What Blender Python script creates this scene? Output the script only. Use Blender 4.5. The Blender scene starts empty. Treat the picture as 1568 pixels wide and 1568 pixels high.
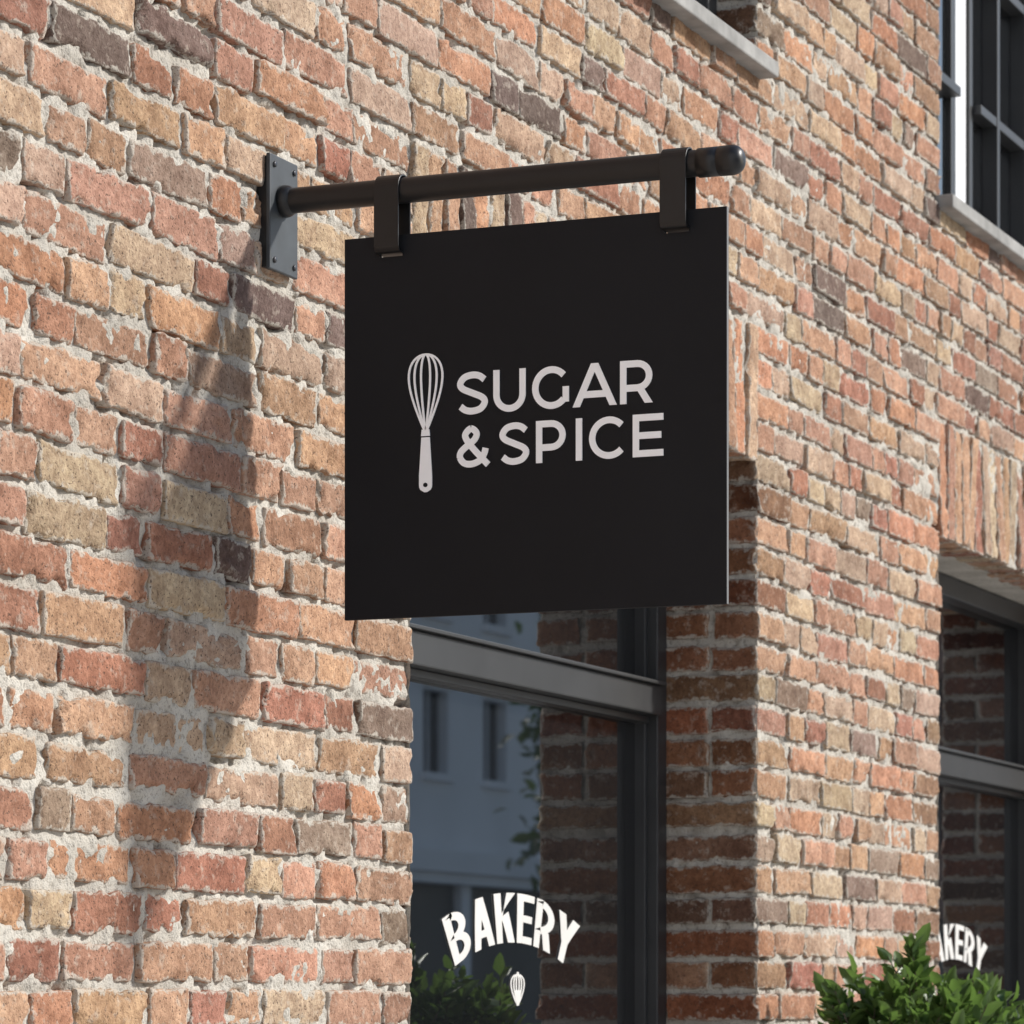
import bpy, numpy as np, math, random
from mathutils import Vector
rng=np.random.default_rng(11); random.seed(5)
scene=bpy.context.scene
COL=scene.collection

# ---------------------------------------------------------------- helpers
def empty(name,loc=(0,0,0)):
    o=bpy.data.objects.new(name,None); o.location=loc; COL.objects.link(o); return o
def mk(name,V,F,mat=None,parent=None,attrs=None,smooth=False):
    V=np.asarray(V,dtype=np.float32); F=np.asarray(F,dtype=np.int32)
    me=bpy.data.meshes.new(name)
    k=F.shape[1]
    me.vertices.add(len(V)); me.vertices.foreach_set('co',V.ravel())
    me.loops.add(F.size); me.loops.foreach_set('vertex_index',F.ravel())
    me.polygons.add(len(F))
    me.polygons.foreach_set('loop_start',np.arange(0,F.size,k,dtype=np.int32))
    me.polygons.foreach_set('loop_total',np.full(len(F),k,dtype=np.int32))
    me.polygons.foreach_set('use_smooth',np.full(len(F),bool(smooth)))
    me.update(calc_edges=True)
    if attrs:
        for n,a in attrs.items():
            a=np.asarray(a,dtype=np.float32)
            if a.ndim==2:
                at=me.attributes.new(n,'FLOAT_COLOR','POINT'); at.data.foreach_set('color',a.ravel())
            else:
                at=me.attributes.new(n,'FLOAT','POINT'); at.data.foreach_set('value',a)
    me.validate()
    o=bpy.data.objects.new(name,me); COL.objects.link(o)
    if mat: me.materials.append(mat)
    if parent: o.parent=parent
    return o
def box(name,x0,x1,y0,y1,z0,z1,mat,parent=None,bevel=0.0):
    V=[(x,y,z) for x in (x0,x1) for y in (y0,y1) for z in (z0,z1)]
    F=[(0,1,3,2),(4,6,7,5),(0,4,5,1),(2,3,7,6),(0,2,6,4),(1,5,7,3)]
    o=mk(name,V,F,mat,parent)
    if bevel>0:
        m=o.modifiers.new('b','BEVEL'); m.width=bevel; m.segments=2
    return o
def _hash(i,j,k,s):
    h=(i*73856093)^(j*19349663)^(k*83492791)^(s*2654435761)
    h=h&0xffffffff
    h=((h^(h>>16))*0x45d9f3b)&0xffffffff
    h=((h^(h>>16))*0x45d9f3b)&0xffffffff
    h=h^(h>>16)
    return (h&0xffff)/32767.5-1.0
def vn(P,s=0):
    I=np.floor(P).astype(np.int64); f=P-I; f=f*f*(3-2*f)
    i,j,k=I[:,0],I[:,1],I[:,2]; r=0
    for a in (0,1):
        wa=f[:,0] if a else 1-f[:,0]
        for b in (0,1):
            wb=f[:,1] if b else 1-f[:,1]
            for c in (0,1):
                wc=f[:,2] if c else 1-f[:,2]
                r=r+wa*wb*wc*_hash(i+a,j+b,k+c,s)
    return r
def fbm(P,s=0,o=3):
    r=0;a=1;t=0
    for n in range(o):
        r=r+a*vn(P*(2.03**n),s+n); t+=a; a*=.5
    return r/t

# ---------------------------------------------------------------- materials
def newmat(name):
    m=bpy.data.materials.new(name); m.use_nodes=True
    nt=m.node_tree; b=nt.nodes['Principled BSDF']; return m,nt,b
def N(nt,t,**kw):
    n=nt.nodes.new(t)
    for k,v in kw.items(): setattr(n,k,v)
    return n
def coords(nt): 
    return N(nt,'ShaderNodeTexCoord').outputs['Object']
def noise(nt,co,scale,detail=2,rough=.6):
    n=N(nt,'ShaderNodeTexNoise'); n.inputs['Scale'].default_value=scale; n.inputs['Detail'].default_value=detail
    n.inputs['Roughness'].default_value=rough; nt.links.new(co,n.inputs['Vector']); return n.outputs['Fac']
def ramp(nt,fac,a,b,va=0.0,vb=1.0):
    n=N(nt,'ShaderNodeMapRange'); n.inputs[1].default_value=a; n.inputs[2].default_value=b
    n.inputs[3].default_value=va; n.inputs[4].default_value=vb; nt.links.new(fac,n.inputs[0]); return n.outputs[0]
def mixc(nt,fac,a,b,mode='MIX'):
    n=N(nt,'ShaderNodeMix',data_type='RGBA',blend_type=mode)
    for s,v in ((n.inputs[0],fac),(n.inputs[6],a),(n.inputs[7],b)):
        if isinstance(v,(int,float)): s.default_value=v
        elif isinstance(v,tuple): s.default_value=(*v,1)
        else: nt.links.new(v,s)
    return n.outputs[2]
def math_(nt,op,a,b):
    n=N(nt,'ShaderNodeMath',operation=op)
    for s,v in ((n.inputs[0],a),(n.inputs[1],b)):
        if isinstance(v,(int,float)): s.default_value=v
        else: nt.links.new(v,s)
    return n.outputs[0]
def bump(nt,h,strength,dist,prev=None):
    n=N(nt,'ShaderNodeBump'); n.inputs['Strength'].default_value=strength; n.inputs['Distance'].default_value=dist
    nt.links.new(h,n.inputs['Height'])
    if prev: nt.links.new(prev,n.inputs['Normal'])
    return n.outputs[0]
def simple(name,c,rough=.6,metal=0,var=.0,vs=5,bs=0,bsc=200,bd=.001,ior=1.5,spec=.5):
    m,nt,b=newmat(name); b.inputs['Roughness'].default_value=rough; b.inputs['Metallic'].default_value=metal; b.inputs['IOR'].default_value=ior
    b.inputs['Specular IOR Level'].default_value=spec
    co=coords(nt)
    n=noise(nt,co,vs); lo=tuple(x*(1-var) for x in c); hi=tuple(min(1,x*(1+var)) for x in c)
    nt.links.new(mixc(nt,ramp(nt,n,.3,.7),lo,hi),b.inputs['Base Color'])
    if bs: nt.links.new(bump(nt,noise(nt,co,bsc,2),bs,bd),b.inputs['Normal'])
    return m

MORT=(.46,.425,.365)
def brick_mat():
    m,nt,b=newmat('brick'); co=coords(nt)
    at=N(nt,'ShaderNodeAttribute',attribute_name='bcol').outputs['Color']
    ed=N(nt,'ShaderNodeAttribute',attribute_name='edge').outputs['Fac']
    n1=noise(nt,co,13,3,.7); n2=noise(nt,co,85,3,.75); n3=noise(nt,co,210,1,.6); n4=noise(nt,co,34,3,.75)
    c=mixc(nt,1.0,at,mixc(nt,ramp(nt,n1,.32,.68),(.68,.62,.60),(1.20,1.21,1.21)),'MULTIPLY')
    c=mixc(nt,1.0,c,mixc(nt,ramp(nt,n2,.34,.64),(.74,.70,.68),(1.15,1.15,1.15)),'MULTIPLY')
    c=mixc(nt,ramp(nt,n4,.56,.70,0,.5),c,(.47,.41,.34))
    e=math_(nt,'ADD',ed,ramp(nt,n4,.35,.65,-.008,.006))
    c=mixc(nt,ramp(nt,e,.0005,.005,.75,0),c,MORT)
    c=mixc(nt,ramp(nt,n3,.30,.38,.8,0),c,(.07,.045,.035))
    nt.links.new(c,b.inputs['Base Color']); b.inputs['Roughness'].default_value=.92
    b.inputs['Specular IOR Level'].default_value=.15
    bb=bump(nt,n2,.9,.0042); bb=bump(nt,n3,.8,.0015,bb)
    nt.links.new(bb,b.inputs['Normal']); return m
def mortar_mat():
    m,nt,b=newmat('mortar'); co=coords(nt)
    n1=noise(nt,co,7,1); n2=noise(nt,co,80,3,.75); n3=noise(nt,co,300,1)
    c=mixc(nt,ramp(nt,n1,.35,.65),(.42,.39,.34),(.55,.52,.46))
    c=mixc(nt,ramp(nt,n2,.34,.46,.65,0),c,(.18,.16,.135))
    c=mixc(nt,ramp(nt,n3,.31,.42,.4,0),c,(.15,.135,.12))
    nt.links.new(c,b.inputs['Base Color']); b.inputs['Roughness'].default_value=.95; b.inputs['Specular IOR Level'].default_value=.1
    bb=bump(nt,n2,1.0,.006); nt.links.new(bb,b.inputs['Normal']); return m
M_brick=brick_mat(); M_mort=mortar_mat()
M_frame=simple('window_frame_paint',(.034,.035,.036),.40,var=.12,vs=8)
M_stone=simple('sill_stone',(.27,.265,.25),.85,var=.25,vs=12,bs=.5,bsc=150,bd=.002)
M_black=simple('powder_coated_steel',(.011,.0115,.0125),.38,var=.15,vs=6,spec=.42)
M_plate=simple('plate_steel',(.036,.043,.049),.5,var=.2,vs=20)
M_board=simple('sign_board_paint',(.0092,.0100,.0122),.60,var=.10,vs=3,spec=.20)
M_edge=simple('sign_edge_lit',(.14,.14,.14),.5,var=.1)  # sunlit outer rim of the black board, painted in as lighter grey
M_white=simple('white_lettering',(.95,.975,.99),.55,var=.01,vs=30)
M_vinyl=simple('white_vinyl',(.62,.61,.58),.6,var=.05,vs=10)
M_bolt=simple('bolt_steel',(.05,.05,.055),.35,metal=.6,var=.2)
M_pale=simple('pale_window_paint',(.70,.71,.72),.5,var=.08)
def glass_mat():
    m,nt,b=newmat('window_glass'); co=coords(nt)
    nt.links.new(mixc(nt,noise(nt,co,2,1),(.006,.007,.008),(.010,.011,.012)),b.inputs['Base Color']); b.inputs['Roughness'].default_value=.012; b.inputs['IOR'].default_value=2.9
    return m
M_glass=glass_mat()

# ---------------------------------------------------------------- layout
BAY=3.56
OPX=[(6.18,8.17),(6.18+BAY,8.17+BAY)]
OPX.append((OPX[1][0]+BAY,OPX[1][1]+BAY))
G0,G1,GS=.60,2.87,3.20
U0,U1,US=3.767,5.42,5.75
WX0,WX1,WZ1=-.6,16.6,6.8
PITCH=.075; JT=.0115
HX0,HX1,HZ0,HZ1=4.3,11.6,1.35,4.65
building=empty('brick_building')
E2=.007
def lat(nfree,e=(.0,.003,E2)):
    T=[-1,-1,-1]; S=[-e[2]+e[0],-e[2]+e[1],0]
    for i in range(1,nfree): T.append(-1+2*i/nfree); S.append(0)
    T+= [1,1,1]; S+=[0,e[2]-e[1],e[2]]
    return np.array(T,float),np.array(S,float)
def latlo():
    return np.array([-1,-1,1,1.]),np.array([-E2,0,0,E2])
def template(TX,TY,TZ,back=False):
    nx,ny,nz=len(TX[0]),len(TY[0]),len(TZ[0])
    idx={};vs=[];F=[]
    def v(i,j,k):
        if (i,j,k) not in idx: idx[(i,j,k)]=len(vs); vs.append((i,j,k))
        return idx[(i,j,k)]
    for i in range(nx-1):
        for k in range(nz-1): F.append((v(i,0,k),v(i+1,0,k),v(i+1,0,k+1),v(i,0,k+1)))
    for j in range(ny-1):
        for k in range(nz-1):
            F.append((v(0,j,k),v(0,j,k+1),v(0,j+1,k+1),v(0,j+1,k)))
            F.append((v(nx-1,j,k),v(nx-1,j+1,k),v(nx-1,j+1,k+1),v(nx-1,j,k+1)))
        for i in range(nx-1):
            F.append((v(i,j,0),v(i,j+1,0),v(i+1,j+1,0),v(i+1,j,0)))
            F.append((v(i,j,nz-1),v(i+1,j,nz-1),v(i+1,j+1,nz-1),v(i,j+1,nz-1)))
    vs=np.array(vs)
    return vs,np.array(F)
YCAP=(np.array([-1,-1,1.]),np.array([-E2,-.003,.0]))
def ybox(n): return (np.array([-1,-1,-1]+[-1+2*i/n for i in range(1,n)]+[1,1.]),np.array([-E2,-.004,0]+[0]*(n-1)+[0,E2]))
TPL={
 'S':(lat(20),YCAP,lat(7)),
 'H':(lat(11),YCAP,lat(7)),
 'BS':(lat(20),ybox(9),lat(7)),
 'BH':(lat(11),ybox(9),lat(7)),
 'BD':(lat(11),ybox(18),lat(7)),
 'V':(lat(6),ybox(6),lat(22)),
 'LO':(latlo(),(np.array([-1,-1,1.]),np.array([-E2,-.002,.0])),latlo()),
}
PAL=np.array([(.52,.330,.210),(.51,.300,.208),(.55,.415,.285),(.52,.285,.175),(.40,.200,.138),(.32,.24,.185),(.21,.155,.13),(.53,.385,.285)])*.78
PRB=np.array([.26,.18,.14,.14,.12,.05,.02,.09]); PRB/=PRB.sum()
bricks={k:[] for k in TPL}
def addb(kind,x0,x1,y0,y1,z0,z1,colr=None,jit=1.0):
    bricks[kind].append((x0,x1,y0,y1,z0,z1,jit,colr))
def hi(x,z): return HX0<x<HX1 and HZ0<z<HZ1

def fill(a,b,par):
    Lt=b-a+JT; out=[]; s=0; nxt=par
    while s<Lt-.07:
        m=.136 if nxt else .255
        m*=random.uniform(.90,1.10)
        if random.random()<.14: m=random.uniform(.10,.28)
        out.append(m); s+=m
        nxt = (not nxt) if random.random()<.7 else nxt
    if len(out)>4:
        out[-1]= .136 if par else .255
    f=Lt/sum(out); out=[o*f for o in out]
    r=[];x=a
    for o in out: r.append((x,x+o-JT)); x+=o
    return r
k0=int(math.floor((0-GS)/PITCH)); k1=int((WZ1-GS)/PITCH)
for k in range(k0,k1):
    zb=GS+k*PITCH; zt=zb+PITCH-JT; zc=zb+PITCH/2
    if zb<0: continue
    ops=[]
    for (a,b) in OPX:
        if G0-.05<zc<GS or U0<zc<US: ops.append((a,b, (zc<G1) or (U0<zc<U1)))
    segs=[];x=WX0
    for (a,b,_) in ops: segs.append((x,a)); x=b
    segs.append((x,WX1))
    par=(k%2==0)
    if random.random()<.1: par=not par
    depth=.235 if zc<GS else .11
    for si,(a,b) in enumerate(segs):
        L=fill(a,b,par)
        for bi,(u,v) in enumerate(L):
            cor_l = bi==0 and si>0 and ops[si-1][2]
            cor_r = bi==len(L)-1 and si<len(ops) and ops[si][2]
            z0,z1=zb,zt
            xm=(u+v)/2
            if cor_l or cor_r:
                fulld = (v-u)<.18
                if depth>.2:
                    if fulld:
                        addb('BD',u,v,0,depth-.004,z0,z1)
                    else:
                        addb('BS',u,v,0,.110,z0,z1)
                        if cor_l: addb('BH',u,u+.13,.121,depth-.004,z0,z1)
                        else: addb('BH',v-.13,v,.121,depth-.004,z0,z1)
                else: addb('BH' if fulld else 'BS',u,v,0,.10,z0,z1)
            elif hi(xm,zc): addb('H' if v-u<.18 else 'S',u,v,0,.035,z0,z1)
            else: addb('LO',u,v,0,.03,z0,z1)
for (a,b) in OPX:
    for (z0,z1) in ((G1,GS-JT),(U1,US-JT)):
        n=26; m=(b-a+JT)/n
        for i in range(n):
            x=a+i*m
            addb('V' if (hi(x,z0)) else 'LO',x,x+m-JT*.9,0,.108,z0+random.uniform(-.004,.004),z1)
for kind,lst in bricks.items():
    if not lst: continue
    TX,TY,TZ=TPL[kind]
    vs,F=template(TX,TY,TZ)
    A=np.array([l[:6] for l in lst]); B=len(A); Vn=len(vs)
    cx=(A[:,0]+A[:,1])/2; cz=(A[:,4]+A[:,5])/2; hx=(A[:,1]-A[:,0])/2+rng.uniform(-.0025,.002,B); hz=(A[:,5]-A[:,4])/2+rng.uniform(-.003,.0020,B)
    y0=A[:,2]+np.where(A[:,2]<.01,rng.normal(0,.0028,B),0); dp=(A[:,3]-A[:,2])/2
    cz=cz+rng.normal(0,.0014,B)+.003*np.sin(cx*1.7+cz*3)
    lx=TX[0][vs[:,0]][None]*(hx[:,None]-E2)+TX[1][vs[:,0]][None]
    lz=TZ[0][vs[:,2]][None]*(hz[:,None]-E2)+TZ[1][vs[:,2]][None]
    ly=TY[0][vs[:,1]][None]*(dp[:,None]-E2)+TY[1][vs[:,1]][None]+dp[:,None]
    ly=np.maximum(ly,0)
    R=.0045
    ex=np.maximum(np.abs(lx)-(hx[:,None]-R),0)/R; ez=np.maximum(np.abs(lz)-(hz[:,None]-R),0)/R; ey=np.maximum(R-ly,0)/R
    n=np.sqrt(ex**2+ey**2+ez**2); n2=np.maximum(n,1e-6)
    sc=np.where(n>1,1/n2,1)
    lx2=np.sign(lx)*(np.minimum(np.abs(lx),hx[:,None]-R)+ex*sc*R)
    lz2=np.sign(lz)*(np.minimum(np.abs(lz),hz[:,None]-R)+ez*sc*R)
    ly2=np.where(ly<R,R-ey*sc*R,ly)
    edge=np.sort(np.stack([hx[:,None]-np.abs(lx),hz[:,None]-np.abs(lz),ly*np.ones_like(lx)],0),axis=0)[1]
    ang=rng.normal(0,.007,B)[:,None]; tilt=rng.normal(0,.012,B)[:,None]; tz=rng.normal(0,.035,B)[:,None]
    X=cx[:,None]+lx2*np.cos(ang)-lz2*np.sin(ang); Z=cz[:,None]+lz2*np.cos(ang)+lx2*np.sin(ang)
    if kind in('BD','BS','BH'):
        Y=y0[:,None]+ly2
    else: Y=y0[:,None]+ly2+lx2*tilt+lz2*tz
    P=np.stack([X,Y,Z],-1).reshape(-1,3)
    off=np.repeat(rng.uniform(0,40,B),Vn)
    Q=P+off[:,None]
    e=edge.ravel(); rough=np.repeat(rng.uniform(.5,1.6,B),Vn)
    near=np.clip(1-e/.016,0,1)
    d=fbm(Q*30,1,3)*.0036*rough+vn(Q*130,5)*.0018*rough
    chip=np.clip(vn(Q*30,9)-.16,0,1)
    d=d+chip*near*.020*rough
    pit=np.clip(vn(Q*70,12)-.5,0,1); d=d+pit*.010*rough
    P[:,1]+=d
    amp=np.where(near>0,1,.3)
    P[:,0]+=(vn(Q*50,21)*.0034+vn(Q*150,22)*.0022)*amp*rough-np.sign(lx.ravel())*chip*near*.005
    P[:,2]+=(vn(Q*50,31)*.0028+vn(Q*150,32)*.0022)*amp*rough-np.sign(lz.ravel())*chip*near*.005
    FF=(F[None]+(np.arange(B)*Vn)[:,None,None]).reshape(-1,4)
    ci=rng.choice(len(PAL),B,p=PRB); C=PAL[ci]
    cl=fbm(np.stack([cx*1.4,cz*0,cz*1.9],-1)+3.3,77,2)
    dark=np.clip((cl-.18)*2.2,0,1)[:,None]*(rng.random((B,1))<.5)
    C=C*(1-dark*.5)+np.array([.20,.15,.12])*dark*.5
    JAMB_SHADE=np.array([.56,.42,.37])  # dark reddish tint on reveal faces: their shade painted into the brick colour
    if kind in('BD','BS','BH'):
        C=C*JAMB_SHADE
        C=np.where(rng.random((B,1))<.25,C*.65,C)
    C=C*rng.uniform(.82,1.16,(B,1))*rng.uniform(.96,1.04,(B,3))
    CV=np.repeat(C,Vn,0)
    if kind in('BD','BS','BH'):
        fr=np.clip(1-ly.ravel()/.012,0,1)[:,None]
        CV=CV*(1-fr)+CV/(JAMB_SHADE*1.06)*fr
    CC=np.concatenate([CV,np.ones((B*Vn,1))],1)
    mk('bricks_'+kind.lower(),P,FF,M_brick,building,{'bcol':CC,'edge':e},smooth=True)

def lines(a,b,h0,h1,fine,coarse,extra):
    L=list(np.arange(a,h0,coarse))+list(np.arange(h0,h1,fine))+list(np.arange(h1,b,coarse))+[b]+extra
    L=np.unique(np.round(L,4)); return L
G=.008
def mortar_noise(P):
    return fbm(P*24,50,3)*.0060+vn(P*85,60)*.0030-np.clip(fbm(P*1.9,70,2)-.3,0,1)*.005+np.clip(vn(P*36,90)-.36,0,1)*.030
ex=[]; 
for a,b in OPX: ex+=[a-G,b+G]
xs=lines(WX0,WX1,HX0,HX1,.0072,.06,ex); zs=lines(0,WZ1,HZ0,HZ1,.0065,.06,[G0,G1+.003,U0+.02,U1+.003])
gx,gz=np.meshgrid(xs,zs,indexing='ij'); nx,nz=len(xs),len(zs)
P=np.stack([gx.ravel(),np.zeros(gx.size),gz.ravel()],-1)
P[:,1]=.0082+mortar_noise(P)
i,j=np.meshgrid(np.arange(nx-1),np.arange(nz-1),indexing='ij')
xc=(xs[:-1]+xs[1:])/2; zc=(zs[:-1]+zs[1:])/2
keep=np.ones((nx-1,nz-1),bool)
for a,b in OPX:
    inx=(xc>a-G)&(xc<b+G)
    for (c,d) in ((G0,G1+.003),(U0+.02,U1+.003)):
        keep&=~(inx[:,None]&((zc>c)&(zc<d))[None])
i=i[keep];j=j[keep]
F=np.stack([i*nz+j,(i+1)*nz+j,(i+1)*nz+j+1,i*nz+j+1],-1)
mk('mortar_joints',P,F,M_mort,building,smooth=True)
def jamb(x,sgn,y1,z0,z1):
    ys=np.arange(.002,y1+.006,.0075); zz=np.arange(z0,z1,.0075 if (HX0<x<HX1) else .05)
    gy,gz=np.meshgrid(ys,zz,indexing='ij'); Q=np.stack([np.full(gy.size,x),gy.ravel(),gz.ravel()],-1)
    Q[:,0]+=sgn*(G+mortar_noise(Q+5)*.8)
    n=len(zz); i,j=np.meshgrid(np.arange(len(ys)-1),np.arange(n-1),indexing='ij'); i=i.ravel();j=j.ravel()
    mk('jamb_mortar',Q,np.stack([i*n+j,(i+1)*n+j,(i+1)*n+j+1,i*n+j+1],-1),M_mort,building,smooth=True)
for a,b in OPX:
    jamb(b,1,.30,G0,G1+.02); jamb(a,-1,.30,G0,G1+.02)
    jamb(b,1,.20,U0+.02,U1+.02); jamb(a,-1,.20,U0+.02,U1+.02)

# ---------------------------------------------------------------- windows
def ground_window(a,b):
    p=empty('shop_window'); p.parent=building
    yf=.226; yg=.278; w=.062
    box('frame_jamb_near',a,a+w,yf,.31,G0,G1,M_frame,p,.003)
    box('frame_jamb_far',b-w,b,yf,.31,G0,G1,M_frame,p,.003)
    box('frame_jamb_stop_far',b-w-.016,b-w+.001,yf+.026,.305,G0,G1,M_frame,p,.002)
    box('frame_jamb_stop_near',a+w-.001,a+w+.016,yf+.026,.305,G0,G1,M_frame,p,.002)
    box('frame_head',a+w+.0005,b-w-.0005,yf+.001,.31,G1-.062,G1-.001,M_frame,p,.003)
    box('frame_transom',a+w+.0005,b-w-.0005,yf-.012,.31,2.268,2.338,M_frame,p,.004)
    box('transom_ledge',a+w+.001,b-w-.001,yf-.024,yf+.03,2.3385,2.347,M_frame,p,.002)
    box('transom_bead',a+w+.001,b-w-.001,yf+.02,.305,2.252,2.2675,M_frame,p,.002)
    box('frame_bottom',a+w+.0005,b-w-.0005,yf+.001,.31,G0,G0+.08,M_frame,p,.003)
    box('glass_pane',a+.02,b-.02,yg,yg+.012,G0+.02,G1-.02,M_glass,p)
    box('lintel_soffit',a-.02,b+.02,.104,.33,G1+.004,G1+.05,M_mort,p)
    box('stone_sill',a-.03,b+.03,-.05,.24,G0-.06,G0-.001,M_stone,p,.004)
    return p
def upper_window(a,b):
    p=empty('upper_window'); p.parent=building
    yf=.10; yg=.150; w=.06; zb=U0+.04
    box('stone_sill',a-.028,b+.028,-.045,.13,U0+.002,zb-.001,M_stone,p,.004)
    box('frame_near',a,a+w,yf,.18,zb,U1,M_frame,p,.003)
    box('frame_far',b-w,b,yf,.18,zb,U1,M_frame,p,.003)
    box('frame_top',a+w+.001,b-w-.001,yf,.18,U1-w,U1-.001,M_frame,p,.003)
    box('frame_bottom',a+w+.001,b-w-.001,yf,.18,zb,zb+w,M_frame,p,.003)
    box('casement_post_pale',a+.650,a+.775,.140,.181,zb+w+.001,U1-w-.001,M_pale,p,.003)
    box('casement_stile',a+.600,a+.648,.136,.183,zb+w+.001,U1-w-.001,M_frame,p,.002)
    for i,x in enumerate((.785,1.0,1.33,1.64)):
        box('muntin_v%d'%i,a+x,a+x+(.035 if i==0 else .05 if i==2 else .028),(.132 if i==0 else yf+.004),.182,zb+w+.001,U1-w-.001,M_frame,p,.002)
    for i in range(1,4):
        z=zb+.0+i*.42
        for s,(u,v) in enumerate(((w+.001,.599),(.821,.999),(1.029,1.329),(1.381,1.639),(1.669,b-a-w-.001))):
            box('muntin_h%d_%d'%(i,s),a+u,a+v,yf+.006,.179,z,z+.028,M_frame,p,.002)
    box('glass_pane',a+.02,b-.02,yg,yg+.01,zb+.01,U1-.02,M_glass,p)
    box('lintel_soffit',a-.02,b+.02,.104,.25,U1+.004,U1+.05,M_mort,p)
for a,b in OPX: ground_window(a,b); upper_window(a,b)
M_inner=simple('inner_wall',(.25,.23,.2),.9,var=.1)
for nm,args in (('roof_slab',(WX0,WX1,.02,9,WZ1,WZ1+.2)),('end_wall_near',(WX0-.12,WX0,.0,9,0,WZ1)),('end_wall_far',(WX1,WX1+.12,.0,9,0,WZ1)),('back_wall',(WX0,WX1,9,9.2,0,WZ1)),('parapet_coping',(WX0-.15,WX1+.15,-.06,.35,WZ1+.2005,WZ1+.28))):
    box(nm,*args,M_stone if 'cop' in nm or 'roof' in nm else M_inner,building)
box('inner_leaf',WX0,WX1,.34,.40,0,WZ1-.001,simple('dark_interior',(.02,.02,.02),.9),building)

# ---------------------------------------------------------------- lettering
def crom(P,n=7):
    P=[np.array(p,float) for p in P]; P=[2*P[0]-P[1]]+P+[2*P[-1]-P[-2]]; out=[]
    for i in range(1,len(P)-2):
        a,b,c,d=P[i-1:i+3]
        for k in range(n):
            t=k/n; out.append(.5*((2*b)+(c-a)*t+(2*a-5*b+4*c-d)*t*t+(-a+3*b-3*c+d)*t**3))
    out.append(P[-2]); return [tuple(q) for q in out]
def arc(cx,cy,rx,ry,a0,a1,n=22):
    return [(cx+rx*math.cos(math.radians(a0+(a1-a0)*i/n)),cy+ry*math.sin(math.radians(a0+(a1-a0)*i/n))) for i in range(n+1)]
def letter(ch,W,w):
    h=w/2;l=h;r=W-h;t=1-h;b=h;o=[]
    wl=w*math.sqrt(1+(W/2)**2)
    if ch=='S':
        k=W/.82
        P=[(r-.02*k,t-.115),(r-.15*k,t-.025),(W*.5,t+.005),(l+.12*k,t-.045),(l+.01,t-.19),(l+.08*k,t-.31),(W*.5,.5)]
        o.append(('s',crom(P+[(W-x,1-y) for x,y in P[:-1][::-1]],6)))
    elif ch=='U': o.append(('s',[(l,1),(l,.43)]+arc(W/2,.41,(r-l)/2,.41-h,180,360)+[(r,.43),(r,1)]))
    elif ch=='G': o+= [('s',arc(W*.52,.5,W*.52-h,.5-h,42,318,30)),('s',[(r-.01,.51),(r-.01,.15)])]
    elif ch=='C': o.append(('s',arc(W*.54,.5,W*.54-h,.5-h,43,317,30)))
    elif ch=='A':
        o+= [('q',[(0,0),(wl,0),(W/2+wl/2,1),(W/2-wl/2,1)]),('q',[(W-wl,0),(W,0),(W/2+wl/2,1),(W/2-wl/2,1)]),('s',[(W*.22,.28),(W*.78,.28)])]
    elif ch in 'RPB':
        o.append(('s',[(h,0),(h,1)])); m=.36 if ch!='B' else .5
        c=(t+m)/2; ry=(t-m)/2; rr=r-.01 if ch!='B' else r-.03
        o.append(('s',[(w*.9,t),(rr-ry*1.05,t)]+arc(rr-ry*1.05,c,ry*1.05,ry,90,-90,14)[1:]+[(w*.9,m)]))
        if ch=='R': o.append(('q',[(W-w*1.25,0),(W,0),(W*.60+w*.5,m+.02),(W*.60-w*.7,m+.02)]))
        if ch=='B':
            m2=b;c=(m+m2)/2;ry=(m-m2)/2
            o.append(('s',[(w*.9,m),(r-ry,m)]+arc(r-ry,c,ry,ry,90,-90,14)[1:]+[(w*.9,m2)]))
    elif ch=='E': o+= [('s',[(h,0),(h,1)]),('s',[(w*.9,t),(W,t)]),('s',[(w*.9,.5),(W*.93,.5)]),('s',[(w*.9,b),(W,b)])]
    elif ch=='I': o.append(('s',[(h,0),(h,1)]))
    elif ch=='K': o+= [('s',[(h,0),(h,1)]),('q',[(w*.8,.30),(w*.8,.55),(W,1),(W-w*1.3,1)]),('q',[(W-w*1.2,0),(W,0),(W*.55+w*.4,.62),(W*.55-w*.75,.52)])]
    elif ch=='Y': o+= [('s',[(W/2,0),(W/2,.46)]),('q',[(0,1),(w*1.1,1),(W/2+h,.44),(W/2-h,.40)]),('q',[(W-w*1.1,1),(W,1),(W/2+h,.40),(W/2-h,.44)])]
    elif ch=='&':
        k=W/.81
        P=[(.79,.04),(.60,.24),(.40,.46),(.25,.66),(.22,.80),(.36,.925),(.50,.81),(.45,.66),(.27,.52),(.11,.38),(.085,.24),(.19,.105),(.38,.075),(.58,.15),(.69,.30),(.73,.44)]
        C=crom([(x*k,y) for x,y in P],5)
        o+= [('s',C[:26]),('s',C[25:51]),('s',C[50:])]
    return o
def stroke_outline(P,w):
    P=np.array(P,float); L=[];R=[]
    keep=[0]
    for i in range(1,len(P)):
        if np.linalg.norm(P[i]-P[keep[-1]])>1e-5: keep.append(i)
    P=P[keep]
    for i in range(len(P)):
        if i==0: d=P[1]-P[0]
        elif i==len(P)-1: d=P[-1]-P[-2]
        else:
            d1=P[i]-P[i-1]; d2=P[i+1]-P[i]; d=d1/np.linalg.norm(d1)+d2/np.linalg.norm(d2)
        d/=np.linalg.norm(d); n=np.array([-d[1],d[0]])
        L.append(P[i]+n*w/2); R.append(P[i]-n*w/2)
    return L,R
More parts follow.
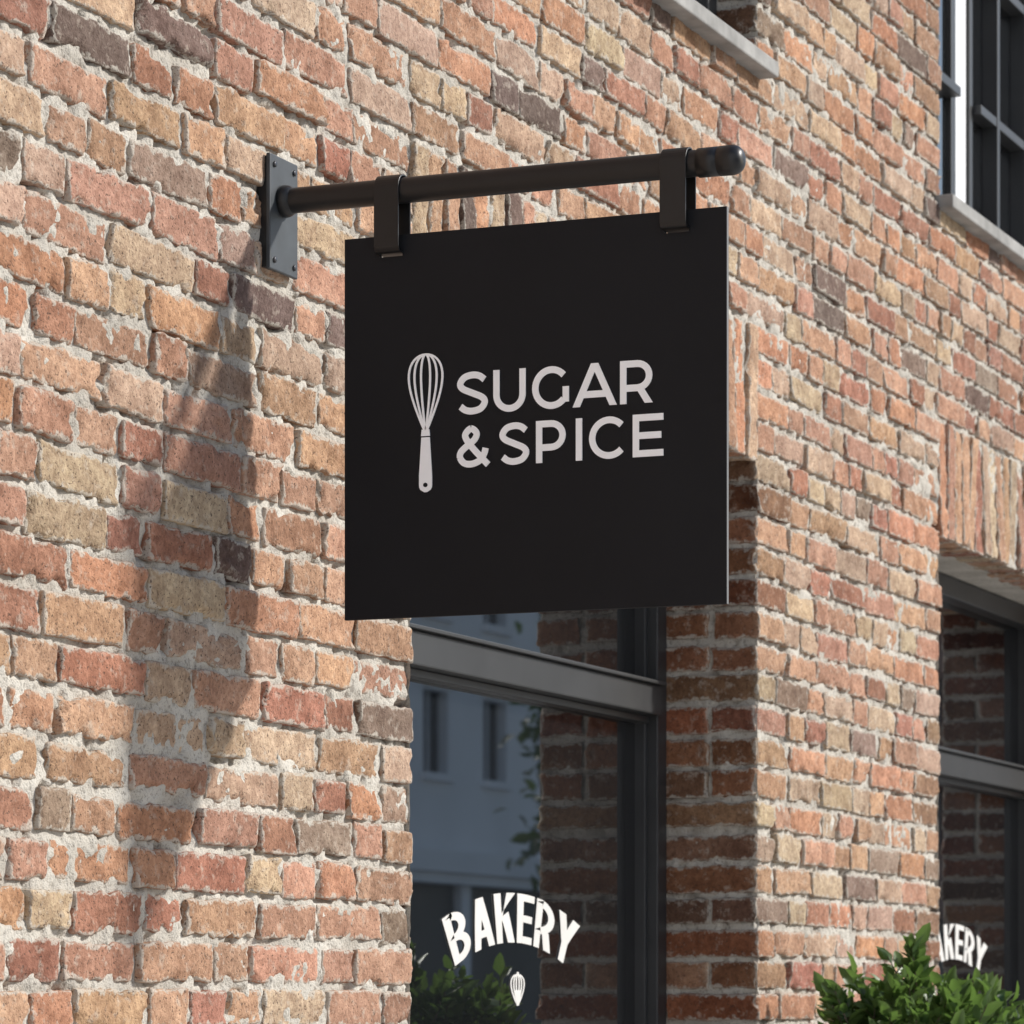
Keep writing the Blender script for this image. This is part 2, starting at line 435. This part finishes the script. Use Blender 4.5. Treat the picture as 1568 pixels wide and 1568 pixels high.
class Glyphs:
    def __init__(s,step=.00004): s.V=[];s.F=[];s.k=0;s.step=step
    def strip(s,L,R,mapf,h):
        s.k+=1; hh=h+s.step*(s.k%9); b=len(s.V); n=len(L)
        for a,c in zip(L,R):
            s.V+= [mapf(a,hh),mapf(c,hh),mapf(a,0),mapf(c,0)]
        for i in range(n-1):
            p=b+4*i;q=p+4
            s.F+= [(p,q,q+1,p+1),(p,p+2,q+2,q),(p+1,q+1,q+3,p+3)]
        s.F.append((b,b+1,b+3,b+2)); e=b+4*(n-1); s.F.append((e,e+2,e+3,e+1))
    def add(s,prims,w,mapf,h):
        for t,P in prims:
            if t=='s':
                if len(P)==2: P=[tuple(np.array(P[0])*(1-k/4)+np.array(P[1])*k/4) for k in range(5)]
                L,R=stroke_outline(P,w)
            else:
                a,b_,c,d=[np.array(q,float) for q in P]
                L=[a*(1-k/4)+d*k/4 for k in range(5)]; R=[b_*(1-k/4)+c*k/4 for k in range(5)]
            s.strip(L,R,mapf,h)
    def obj(s,name,mat,parent): return mk(name,s.V,s.F,mat,parent)

# ---------------------------------------------------------------- hanging sign
sign=empty('hanging_shop_sign')
XF=5.600; XB=5.609; XT=5.605
yA,yB_=-.133,-.815; zA,zB=2.240,2.883
slots=[(-.219,2.852),(-.729,2.852)]
ysr=[yB_]+sorted([c for s in slots for c in (s[0]-.021,s[0]+.021)])+[yA]
zsr=[zA,2.8475,2.8545,zB]
V=[];F=[]
def vid(x,y,z): V.append((x,y,z)); return len(V)-1
solid={}
for i in range(len(ysr)-1):
    for j in range(3): solid[(i,j)]=not(i in(1,3) and j==1)
for (i,j),s in solid.items():
    if not s: continue
    y0,y1,z0,z1=ysr[i],ysr[i+1],zsr[j],zsr[j+1]
    F.append([vid(XF,y0,z0),vid(XF,y0,z1),vid(XF,y1,z1),vid(XF,y1,z0)])
    F.append([vid(XB,y0,z0),vid(XB,y1,z0),vid(XB,y1,z1),vid(XB,y0,z1)])
    for (di,dj,q) in ((-1,0,((y0,z0),(y0,z1))),(1,0,((y1,z0),(y1,z1))),(0,-1,((y0,z0),(y1,z0))),(0,1,((y0,z1),(y1,z1)))):
        if not solid.get((i+di,j+dj),False):
            (a,b),(c,d)=q; F.append([vid(XF,a,b),vid(XB,a,b),vid(XB,c,d),vid(XF,c,d)])
bo=mk('board',V,F,M_board,sign)
bo.data.materials.append(M_edge)
for p in bo.data.polygons:
    if abs(p.normal.y)>.9 and p.center.y<yB_+.001: p.material_index=1
def cyl(name,p0,p1,r,mat,parent,n=48,prof=None):
    p0=Vector(p0);p1=Vector(p1);ax=(p1-p0); L=ax.length; ax.normalize()
    u=ax.orthogonal().normalized(); v=ax.cross(u)
    prof=prof or [(0,r),(L,r)]
    V=[];F=[]
    for (d,rr) in prof:
        for k in range(n):
            a=2*math.pi*k/n; V.append(p0+ax*d+(u*math.cos(a)+v*math.sin(a))*rr)
    for i in range(len(prof)-1):
        for k in range(n): F.append((i*n+k,i*n+(k+1)%n,(i+1)*n+(k+1)%n,(i+1)*n+k))
    o=mk(name,[tuple(q) for q in V],F,mat,parent,smooth=True); return o
ZT=2.958
cyl('tube',(XT,-.004,ZT),(XT,-.80,ZT),.0215,M_black,sign)
prof=[(0,.0),(0,.026),(.010,.0275),(.016,.0265),(.022,.0235),(.024,.0215)]
cyl('wall_collar',(XT,-.010,ZT),(XT,-.05,ZT),.03,M_black,sign,prof=prof)
prof=[(0,.0215),(0,.0238),(.0335,.0238),(.034,.0228),(.0352,.0228),(.0357,.0240),(.050,.0243)]
for k in range(0,11):
    a=math.pi/2*k/10; prof.append((.056+.021*math.sin(a),.0243*math.cos(a)**.7+1e-5))
cyl('end_cap',(XT,-.766,ZT),(XT,-.9,ZT),.02,M_black,sign,prof=prof)
def strap(yc,name):
    hw=.0225; r=.0245; th=.0032; pts=[]
    ztop=ZT; zbot=2.855
    for k in range(17): a=math.pi*k/16; pts.append((XT+r*math.cos(a),ztop+.001+r*math.sin(a)))
    pts.append((XT-r,ztop-.03)); pts.append((XT-r,zbot+.012))
    for k in range(1,9): a=math.pi+math.pi/2*k/8; pts.append((XT-r+.011+.011*math.cos(a),zbot+.009+.011*math.sin(a)))
    pts.append((XT+r-.011,zbot-.002))
    for k in range(1,9): a=-math.pi/2+math.pi/2*k/8; pts.append((XT+r-.011+.011*math.cos(a),zbot+.009+.011*math.sin(a)))
    pts.append((XT+r,ztop-.03))
    n=len(pts); P=np.array(pts); V=[];F=[]
    for i in range(n):
        d=P[(i+1)%n]-P[i-1]; d/=np.linalg.norm(d); nn=np.array([d[1],-d[0]])
        for (s,y) in ((1,yc-hw),(1,yc+hw),(-1,yc+hw),(-1,yc-hw)):
            q=P[i]+nn*s*th/2; V.append((q[0],y,q[1]))
    for i in range(n):
        j=(i+1)%n
        for k in range(4): F.append((4*i+k,4*j+k,4*j+(k+1)%4,4*i+(k+1)%4))
    o=mk(name,V,F,M_black,sign,smooth=False)
    m=o.modifiers.new('b','BEVEL'); m.width=.0007; m.segments=2; m.limit_method='ANGLE'; m.angle_limit=math.radians(60)
    return o
strap(-.219,'strap_1'); strap(-.729,'strap_2')
box('wall_plate',5.556,5.664,-.0145,-.0065,2.836,3.032,M_plate,sign,.002)
box('wall_plate_gasket',5.560,5.660,-.0065,.012,2.840,3.028,M_black,sign)
for i,(x,z) in enumerate(((5.572,3.015),(5.648,3.015),(5.572,2.853),(5.648,2.853))):
    cyl('bolt_%d'%i,(x,-.0144,z),(x,-.02,z),.006,M_bolt,sign,n=6,prof=[(0,.0052),(.003,.0052),(.0035,.0045),(.0035,1e-5)])
def smap(a,h):
    return (XF-.0004-h,-.3398-a[0],a[1])
g=Glyphs()
def word(chars,z0,H,w):
    for ch,p0,p1 in chars:
        W=(p1-p0)*.00116/H
        g.add(letter(ch,W,w),w,lambda q,h,p0=p0:smap(((p0-700)*.00116+q[0]*H,z0+q[1]*H),h),.0016)
word([('S',700,749),('U',757,807),('G',817,874),('A',879,946),('R',951,1000)],2.5735,.0705,.158)
word([('&',700,750),('S',766,813),('P',823,869),('I',884,895),('C',904,960),('E',970,1016)],2.4855,.0695,.158)
def wm(q,h):
    return smap((( -49+q[0])*.00116, 2.551+q[1]*.001093),h)
ww=3.2
for A in (29.5,19.5,8.0):
    pts=[]
    for k in range(49):
        ph=2*math.pi*k/48; v=(1-math.cos(ph))/2; f=math.sin(ph)*(.22+.78*v)/.78
        pts.append((A*f+ (0),117*v))
    g.add([('s',pts)],ww,wm,.0012)
g.add([('q',[(-7,-8),(7,-8),(6,2),(-6,2)])],1,wm,.0016)
L=[];R=[]
for k in range(24):
    y=-10-84*k/23; hw_=6.6+3.6*min(1,k/16)
    if y<-84: hw_*=math.sqrt(max(0.02,1-((-84-y)/10.2)**2))
    L.append((-hw_,y));R.append((hw_,y))
g.strip([np.array(q) for q in L],[np.array(q) for q in R],wm,.0016)
g.obj('lettering_and_whisk',M_white,sign)
d=Glyphs(); d.strip([np.array((3.4*math.cos(a)*-1,-83+3.4*math.sin(a))) for a in np.linspace(-1.5,1.5,9)],[np.array((3.4*math.cos(a),-83+3.4*math.sin(a))) for a in np.linspace(-1.5,1.5,9)],wm,.0024)
d.obj('whisk_handle_hole',M_board,sign)

def bakery(x0):
    g=Glyphs(.0001); chars='BAKERY'; Ws=[.44,.50,.46,.38,.45,.48]; gap=.055; tot=sum(Ws)+gap*5; x=0; w=.145
    def mp(q,h,xo):
        s=((xo+q[0])/tot)*2-1; v=q[1]
        bx=88*s; by=87-38*s*s; tx=107*s; ty=163-46*s*s
        px=bx*(1-v)+tx*v; py=by*(1-v)+ty*v
        return (x0+px/105*.385,.2765-h,1.6+py*7.93/5600)
    for ch,W in zip(chars,Ws):
        g.add(letter(ch,W,w),w,lambda q,h,xo=x:mp(q,h,xo),.0006); x+=W+gap
    def m2(q,h): return (x0+.02+q[0]/105*.385,.2765-h,1.6+q[1]*7.93/5600)
    for A in (11,6.5,2.4):
        pts=[]
        for k in range(41):
            ph=2*math.pi*k/40; v=(1-math.cos(ph))/2; f=math.sin(ph)*(.3+.7*v)/.78
            pts.append((A*f,-8+46*v))
        g.add([('s',pts)],1.9,m2,.0006)
    g.add([('q',[(-1.5,-10),(1.5,-10),(5.5,14),(-5.5,14)])],1,m2,.0007)
    g.add([('q',[(-2,36),(2,36),(1.2,42),(-1.2,42)])],1,m2,.0007)
    g.obj('window_lettering',M_vinyl,building)
bakery(7.34); bakery(7.34+BAY-.03)

# ---------------------------------------------------------------- leaves
def leafmat(name,c1,c2,tr=.25):
    m,nt,b=newmat(name); at=N(nt,'ShaderNodeAttribute',attribute_name='lv').outputs['Fac']
    c=mixc(nt,at,c1,c2)
    nt.links.new(c,b.inputs['Base Color']); b.inputs['Roughness'].default_value=.40
    t=N(nt,'ShaderNodeBsdfTranslucent'); t.inputs['Color'].default_value=(c2[0]*1.3,c2[1]*1.5,c2[2],1)
    mx=N(nt,'ShaderNodeMixShader'); mx.inputs[0].default_value=tr
    nt.links.new(b.outputs[0],mx.inputs[1]); nt.links.new(t.outputs[0],mx.inputs[2]); nt.links.new(mx.outputs[0],nt.nodes['Material Output'].inputs[0])
    return m
def leaves(name,C,D,size,mat,parent,asp=.45):
    n=len(C); D=D/np.linalg.norm(D,axis=1)[:,None]
    up=rng.normal(0,.5,(n,3)); up[:,2]+=1; S=np.cross(D,up); S/=np.linalg.norm(S,axis=1)[:,None]; Nn=np.cross(S,D)
    L=size*rng.uniform(.6,1.25,n)[:,None]; W=L*asp/2
    V=np.stack([C, C+D*L*.35-S*W+Nn*L*.10, C+D*L*.5-Nn*L*.02+0*S, C+D*L*.35+S*W+Nn*L*.10, C+D*L*.75-S*W*.65+Nn*L*.03, C+D*L*.75+S*W*.65+Nn*L*.03, C+D*L-Nn*L*.12],1).reshape(-1,3)
    T=np.array([(0,2,1),(0,3,2),(1,2,4),(2,3,5),(4,2,6),(2,5,6)])
    F=(T[None]+(np.arange(n)*7)[:,None,None]).reshape(-1,3)
    lv=np.repeat(rng.random(n)**1.1,7)
    return mk(name,V,F,mat,parent,{'lv':lv},smooth=True)
M_leaf=leafmat('shrub_leaf',(.030,.072,.020),(.14,.21,.065),.32)
M_tleaf=leafmat('tree_leaf',(.03,.06,.015),(.07,.11,.03),.2)
M_bark=simple('bark',(.12,.09,.065),.9,var=.4,vs=20,bs=.8,bsc=60,bd=.01)
M_pot=simple('planter_clay',(.11,.11,.115),.7,var=.15,vs=10,bs=.3,bsc=80)
shrub=empty('potted_shrub')
sx,sy=8.25,-.38
cyl('pot',(sx,sy,0.004),(sx,sy,.5),.2,M_pot,shrub,prof=[(0,1e-4),(0,.16),(.46,.215),(.46,.235),(.52,.238),(.52,.205),(.45,.20),(.45,1e-4)])
cyl('stem',(sx,sy,.44),(sx+.01,sy,1.35),.02,M_bark,shrub,n=12,prof=[(0,.022),(.4,.018),(.9,.008)])
tips=[];
for k in range(560):
    u=rng.normal(size=3); u/=np.linalg.norm(u)
    uu=np.sign(u)*np.abs(u)**.7
    lump=1+.17*vn(np.array([u*2.4+4]),3)[0]+.09*rng.normal()
    rad=np.array([.235,.235,.28])*lump
    tips.append((np.array([sx+.01,sy,1.36])+uu*rad*(.5+.5*rng.random()**.4),u))
for k in range(6):
    tips.append((np.array([sx-.03+rng.normal()*.010,sy+.01,1.67+k*.009]),np.array([rng.normal()*.4,rng.normal()*.4,1])))
C=[];D=[];TV=[];TF=[]
for p,u in tips:
    ax=u+np.array([0,0,.55])+rng.normal(0,.3,3); ax/=np.linalg.norm(ax)
    q0=p-ax*.08; b=len(TV)
    s=np.cross(ax,[.3,.5,.1]); s/=np.linalg.norm(s); t=np.cross(ax,s)
    for e_,rr in ((q0,.0022),(p+ax*.02,.001)):
        for a in range(3): TV.append(e_+(s*math.cos(a*2.09)+t*math.sin(a*2.09))*rr)
    for a in range(3): TF.append((b+a,b+(a+1)%3,b+3+(a+1)%3,b+3+a))
    for k in range(9):
        f=k/8; ang=k*2.4
        rd=s*math.cos(ang)+t*math.sin(ang)
        C.append(q0+ax*.09*f); D.append(ax*(.35+.9*f)+rd*(1.05-.5*f)+rng.normal(0,.15,3))
leaves('foliage',np.array(C),np.array(D),.054,M_leaf,shrub,.52)
mk('twigs',np.array(TV),TF,M_bark,shrub)

def tree(x,y,h,r,seed):
    t=empty('street_tree'); V=[]
    rs=np.random.default_rng(seed)
    cyl('trunk',(x,y,0),(x,y,h*.7),.2,M_bark,t,n=14,prof=[(0,.26),(.3,.19),(h*.3,.15),(h*.55,.10),(h*.75,.04)])
    C=[];D=[]
    for k in range(26):
        a=rs.random()*6.28; el=rs.uniform(.1,1.2); L=r*rs.uniform(.6,1.0)
        z0=h*rs.uniform(.32,.6); d=np.array([math.cos(a)*math.cos(el),math.sin(a)*math.cos(el),math.sin(el)])
        p0=np.array([x,y,z0]); p1=p0+d*L
        cyl('limb_%d'%k,tuple(p0),tuple(p1),.04,M_bark,t,n=7,prof=[(0,.05),(L*.5,.03),(L,.01)])
        for q in range(5):
            c=p0+d*L*rs.uniform(.45,1.1)+rs.normal(0,r*.14,3)
            m=80; pts=c+rs.normal(0,r*.13,(m,3)); C.append(pts); D.append(rs.normal(size=(m,3)))
    leaves('foliage',np.concatenate(C),np.concatenate(D),.24,M_tleaf,t,.6)
tree(42.0,-11.0,9.5,2.4,1)

# ---------------------------------------------------------------- street
M_ground=simple('ground_earth',(.16,.15,.13),.95,var=.2,vs=.5)
def pave_mat(name,bw,rh,f):
    m,nt,b=newmat(name); co=coords(nt)
    br=N(nt,'ShaderNodeTexBrick'); nt.links.new(co,br.inputs['Vector']); br.inputs['Scale'].default_value=1
    br.inputs['Brick Width'].default_value=bw; br.inputs['Row Height'].default_value=rh; br.inputs['Mortar Size'].default_value=.006
    br.inputs['Color1'].default_value=(.44*f,.435*f,.42*f,1); br.inputs['Color2'].default_value=(.50*f,.49*f,.47*f,1); br.inputs['Mortar'].default_value=(.2*f,.19*f,.18*f,1)
    c=mixc(nt,ramp(nt,noise(nt,co,6),.3,.7,0,.3),br.outputs['Color'],(.37*f,.36*f,.345*f)); nt.links.new(c,b.inputs['Base Color']); b.inputs['Roughness'].default_value=.85
    return m
M_pave=pave_mat('paving',.6,.4,1.15); M_sett=pave_mat('bounce_setts',.2,.12,1.08)  # pale setts made up for the unseen road, to bounce light upward
box('ground',-300,500,-400,400,-.40,-.135,M_ground)
box('pavement',-60,200,-3.2,0.0,-.134,0,M_pave)
box('kerb',-60,200,-3.34,-3.2015,-.134,.003,M_stone,None,.01)
box('road',-60,200,-10.2,-3.3415,-.134,-.115,M_sett)
box('kerb.001',-60,200,-10.34,-10.2015,-.134,.003,M_stone,None,.01)
box('pavement.001',-60,200,-24,-10.3415,-.134,0,M_pave)

def house(name,x0,x1,h,wallc,fl=3.0,z1st=4.6,sp=2.85,winoff=0.0,yf=-24,ww_=1.15,wh=1.55,rot=None,shop=True):
    p=empty(name); mw=simple(name+'_render',wallc,.85,var=.06,vs=.4)
    if rot: p.rotation_euler=(0,0,rot[0]); p.location=rot[1]
    sh=simple(name+'_shopfront',(.05,.05,.055),.5,var=.3,vs=.5) if shop else mw
    cols=[];x=x0+1.2+winoff
    while x+ww_<x1-.6: cols.append((x,x+ww_)); x+=sp
    rows=[];z=z1st+1.2
    while z+wh<h-.6: rows.append((z,z+wh)); z+=fl
    xl=sorted([x0,x1]+[c for q in cols for c in q]); zl=sorted([4.0,h]+[c for q in rows for c in q])
    V=[];F=[]
    def q4(a,b,c,d): n=len(V); V.extend([a,b,c,d]); F.append((n,n+1,n+2,n+3))
    for i in range(len(xl)-1):
        for j in range(len(zl)-1):
            xa,xb,za,zb=xl[i],xl[i+1],zl[j],zl[j+1]
            if (xa,xb) in cols and (za,zb) in rows:
                yr=yf-.22
                q4((xa,yf,za),(xa,yr,za),(xa,yr,zb),(xa,yf,zb)); q4((xb,yf,za),(xb,yr,za),(xb,yr,zb),(xb,yf,zb))
                q4((xa,yf,zb),(xa,yr,zb),(xb,yr,zb),(xb,yf,zb)); q4((xa,yf,za),(xa,yr,za),(xb,yr,za),(xb,yf,za))
            else: q4((xa,yf,za),(xb,yf,za),(xb,yf,zb),(xa,yf,zb))
    mk('facade',V,F,mw,p)
    box('window_glass',x0+.1,x1-.1,yf-.30,yf-.21,4.2,h-.2,simple(name+'_glass',(.02,.02,.025),.1),p)
    for r in rows:
        for c in cols:
            box('sill',c[0]-.12,c[1]+.12,yf-.01,yf+.14,r[0]-.14,r[0]-.004,mw,p)
            box('head',c[0]-.12,c[1]+.12,yf+.003,yf+.10,r[1]+.08,r[1]+.22,mw,p)
            box('sash',(c[0]+c[1])/2-.03,(c[0]+c[1])/2+.03,yf-.2,yf-.15,r[0],r[1],M_pale,p)
    box('cornice',x0-.1,x1+.1,yf-.2,yf+.45,3.95,4.35,mw,p); box('cornice_drip',x0-.1,x1+.1,yf-.2,yf+.30,3.75,3.948,mw,p)
    box('eaves',x0-.1,x1+.1,yf-.2,yf+.5,h+.002,h+.4,mw,p)
    box('mass',x0,x1,yf-10,yf-.32,0,h,mw,p)
    box('shopfront',x0+.3,x1-.3,yf-.3,yf-.1,0,3.748,sh,p)
    x=x0
    while x<x1: box('pier',x,x+.45,yf-.25,yf+.06,0,3.748,mw,p); x+=5.7
    V=[(x0,yf+.4,h+.4),(x1,yf+.4,h+.4),(x1,yf-5,h+3.2),(x0,yf-5,h+3.2),(x1,yf-10,h+.4),(x0,yf-10,h+.4)]
    mk('roof',V,[(0,1,2,3),(3,2,4,5)],simple(name+'_tiles',(.22,.10,.07),.8,var=.2,vs=2),p)
house('white_townhouse',52,92,15.5,(.88,.87,.87))
house('brick_townhouse',92.5,140,20,(.33,.18,.13),sp=2.6)
house('cream_townhouse',-30,14,10.5,(.72,.70,.67))
house('bounce_townhouse',-12,22,15,(.88,.88,.89),rot=(-math.pi/2,(16,0,0)),sp=6.5,shop=False)  # unseen house added behind the camera to bounce sunlight onto the sign

# ---------------------------------------------------------------- light, sky, camera
sd=Vector((.64,-1,.76)).normalized()
el=math.asin(sd.z); az=math.atan2(sd.x,sd.y)
s=bpy.data.lights.new('sun','SUN'); s.energy=4.8; s.angle=math.radians(3.5); s.color=(1,.965,.915)
so=bpy.data.objects.new('sun',s); so.rotation_euler=sd.to_track_quat('Z','Y').to_euler(); COL.objects.link(so)
w=bpy.data.worlds.new('World'); scene.world=w; w.use_nodes=True
nt=w.node_tree; bg=nt.nodes['Background']; sky=nt.nodes.new('ShaderNodeTexSky'); sky.sky_type='NISHITA'; sky.sun_disc=False
sky.sun_elevation=el; sky.sun_rotation=az; sky.dust_density=1.0; sky.ozone_density=1.0
nt.links.new(sky.outputs[0],bg.inputs[0]); bg.inputs[1].default_value=.15
cam=bpy.data.cameras.new('camera'); co=bpy.data.objects.new('camera',cam); COL.objects.link(co); scene.camera=co
co.location=(0,-2.755,1.6); co.rotation_euler=(math.radians(90),0,math.radians(-67.53))
cam.sensor_width=36; cam.lens=5600/1568*36; cam.shift_y=.4758; cam.clip_end=2000
cam.dof.use_dof=True; cam.dof.focus_distance=6.05; cam.dof.aperture_fstop=13
scene.view_settings.view_transform='Standard'; scene.view_settings.look='None'; scene.view_settings.exposure=0
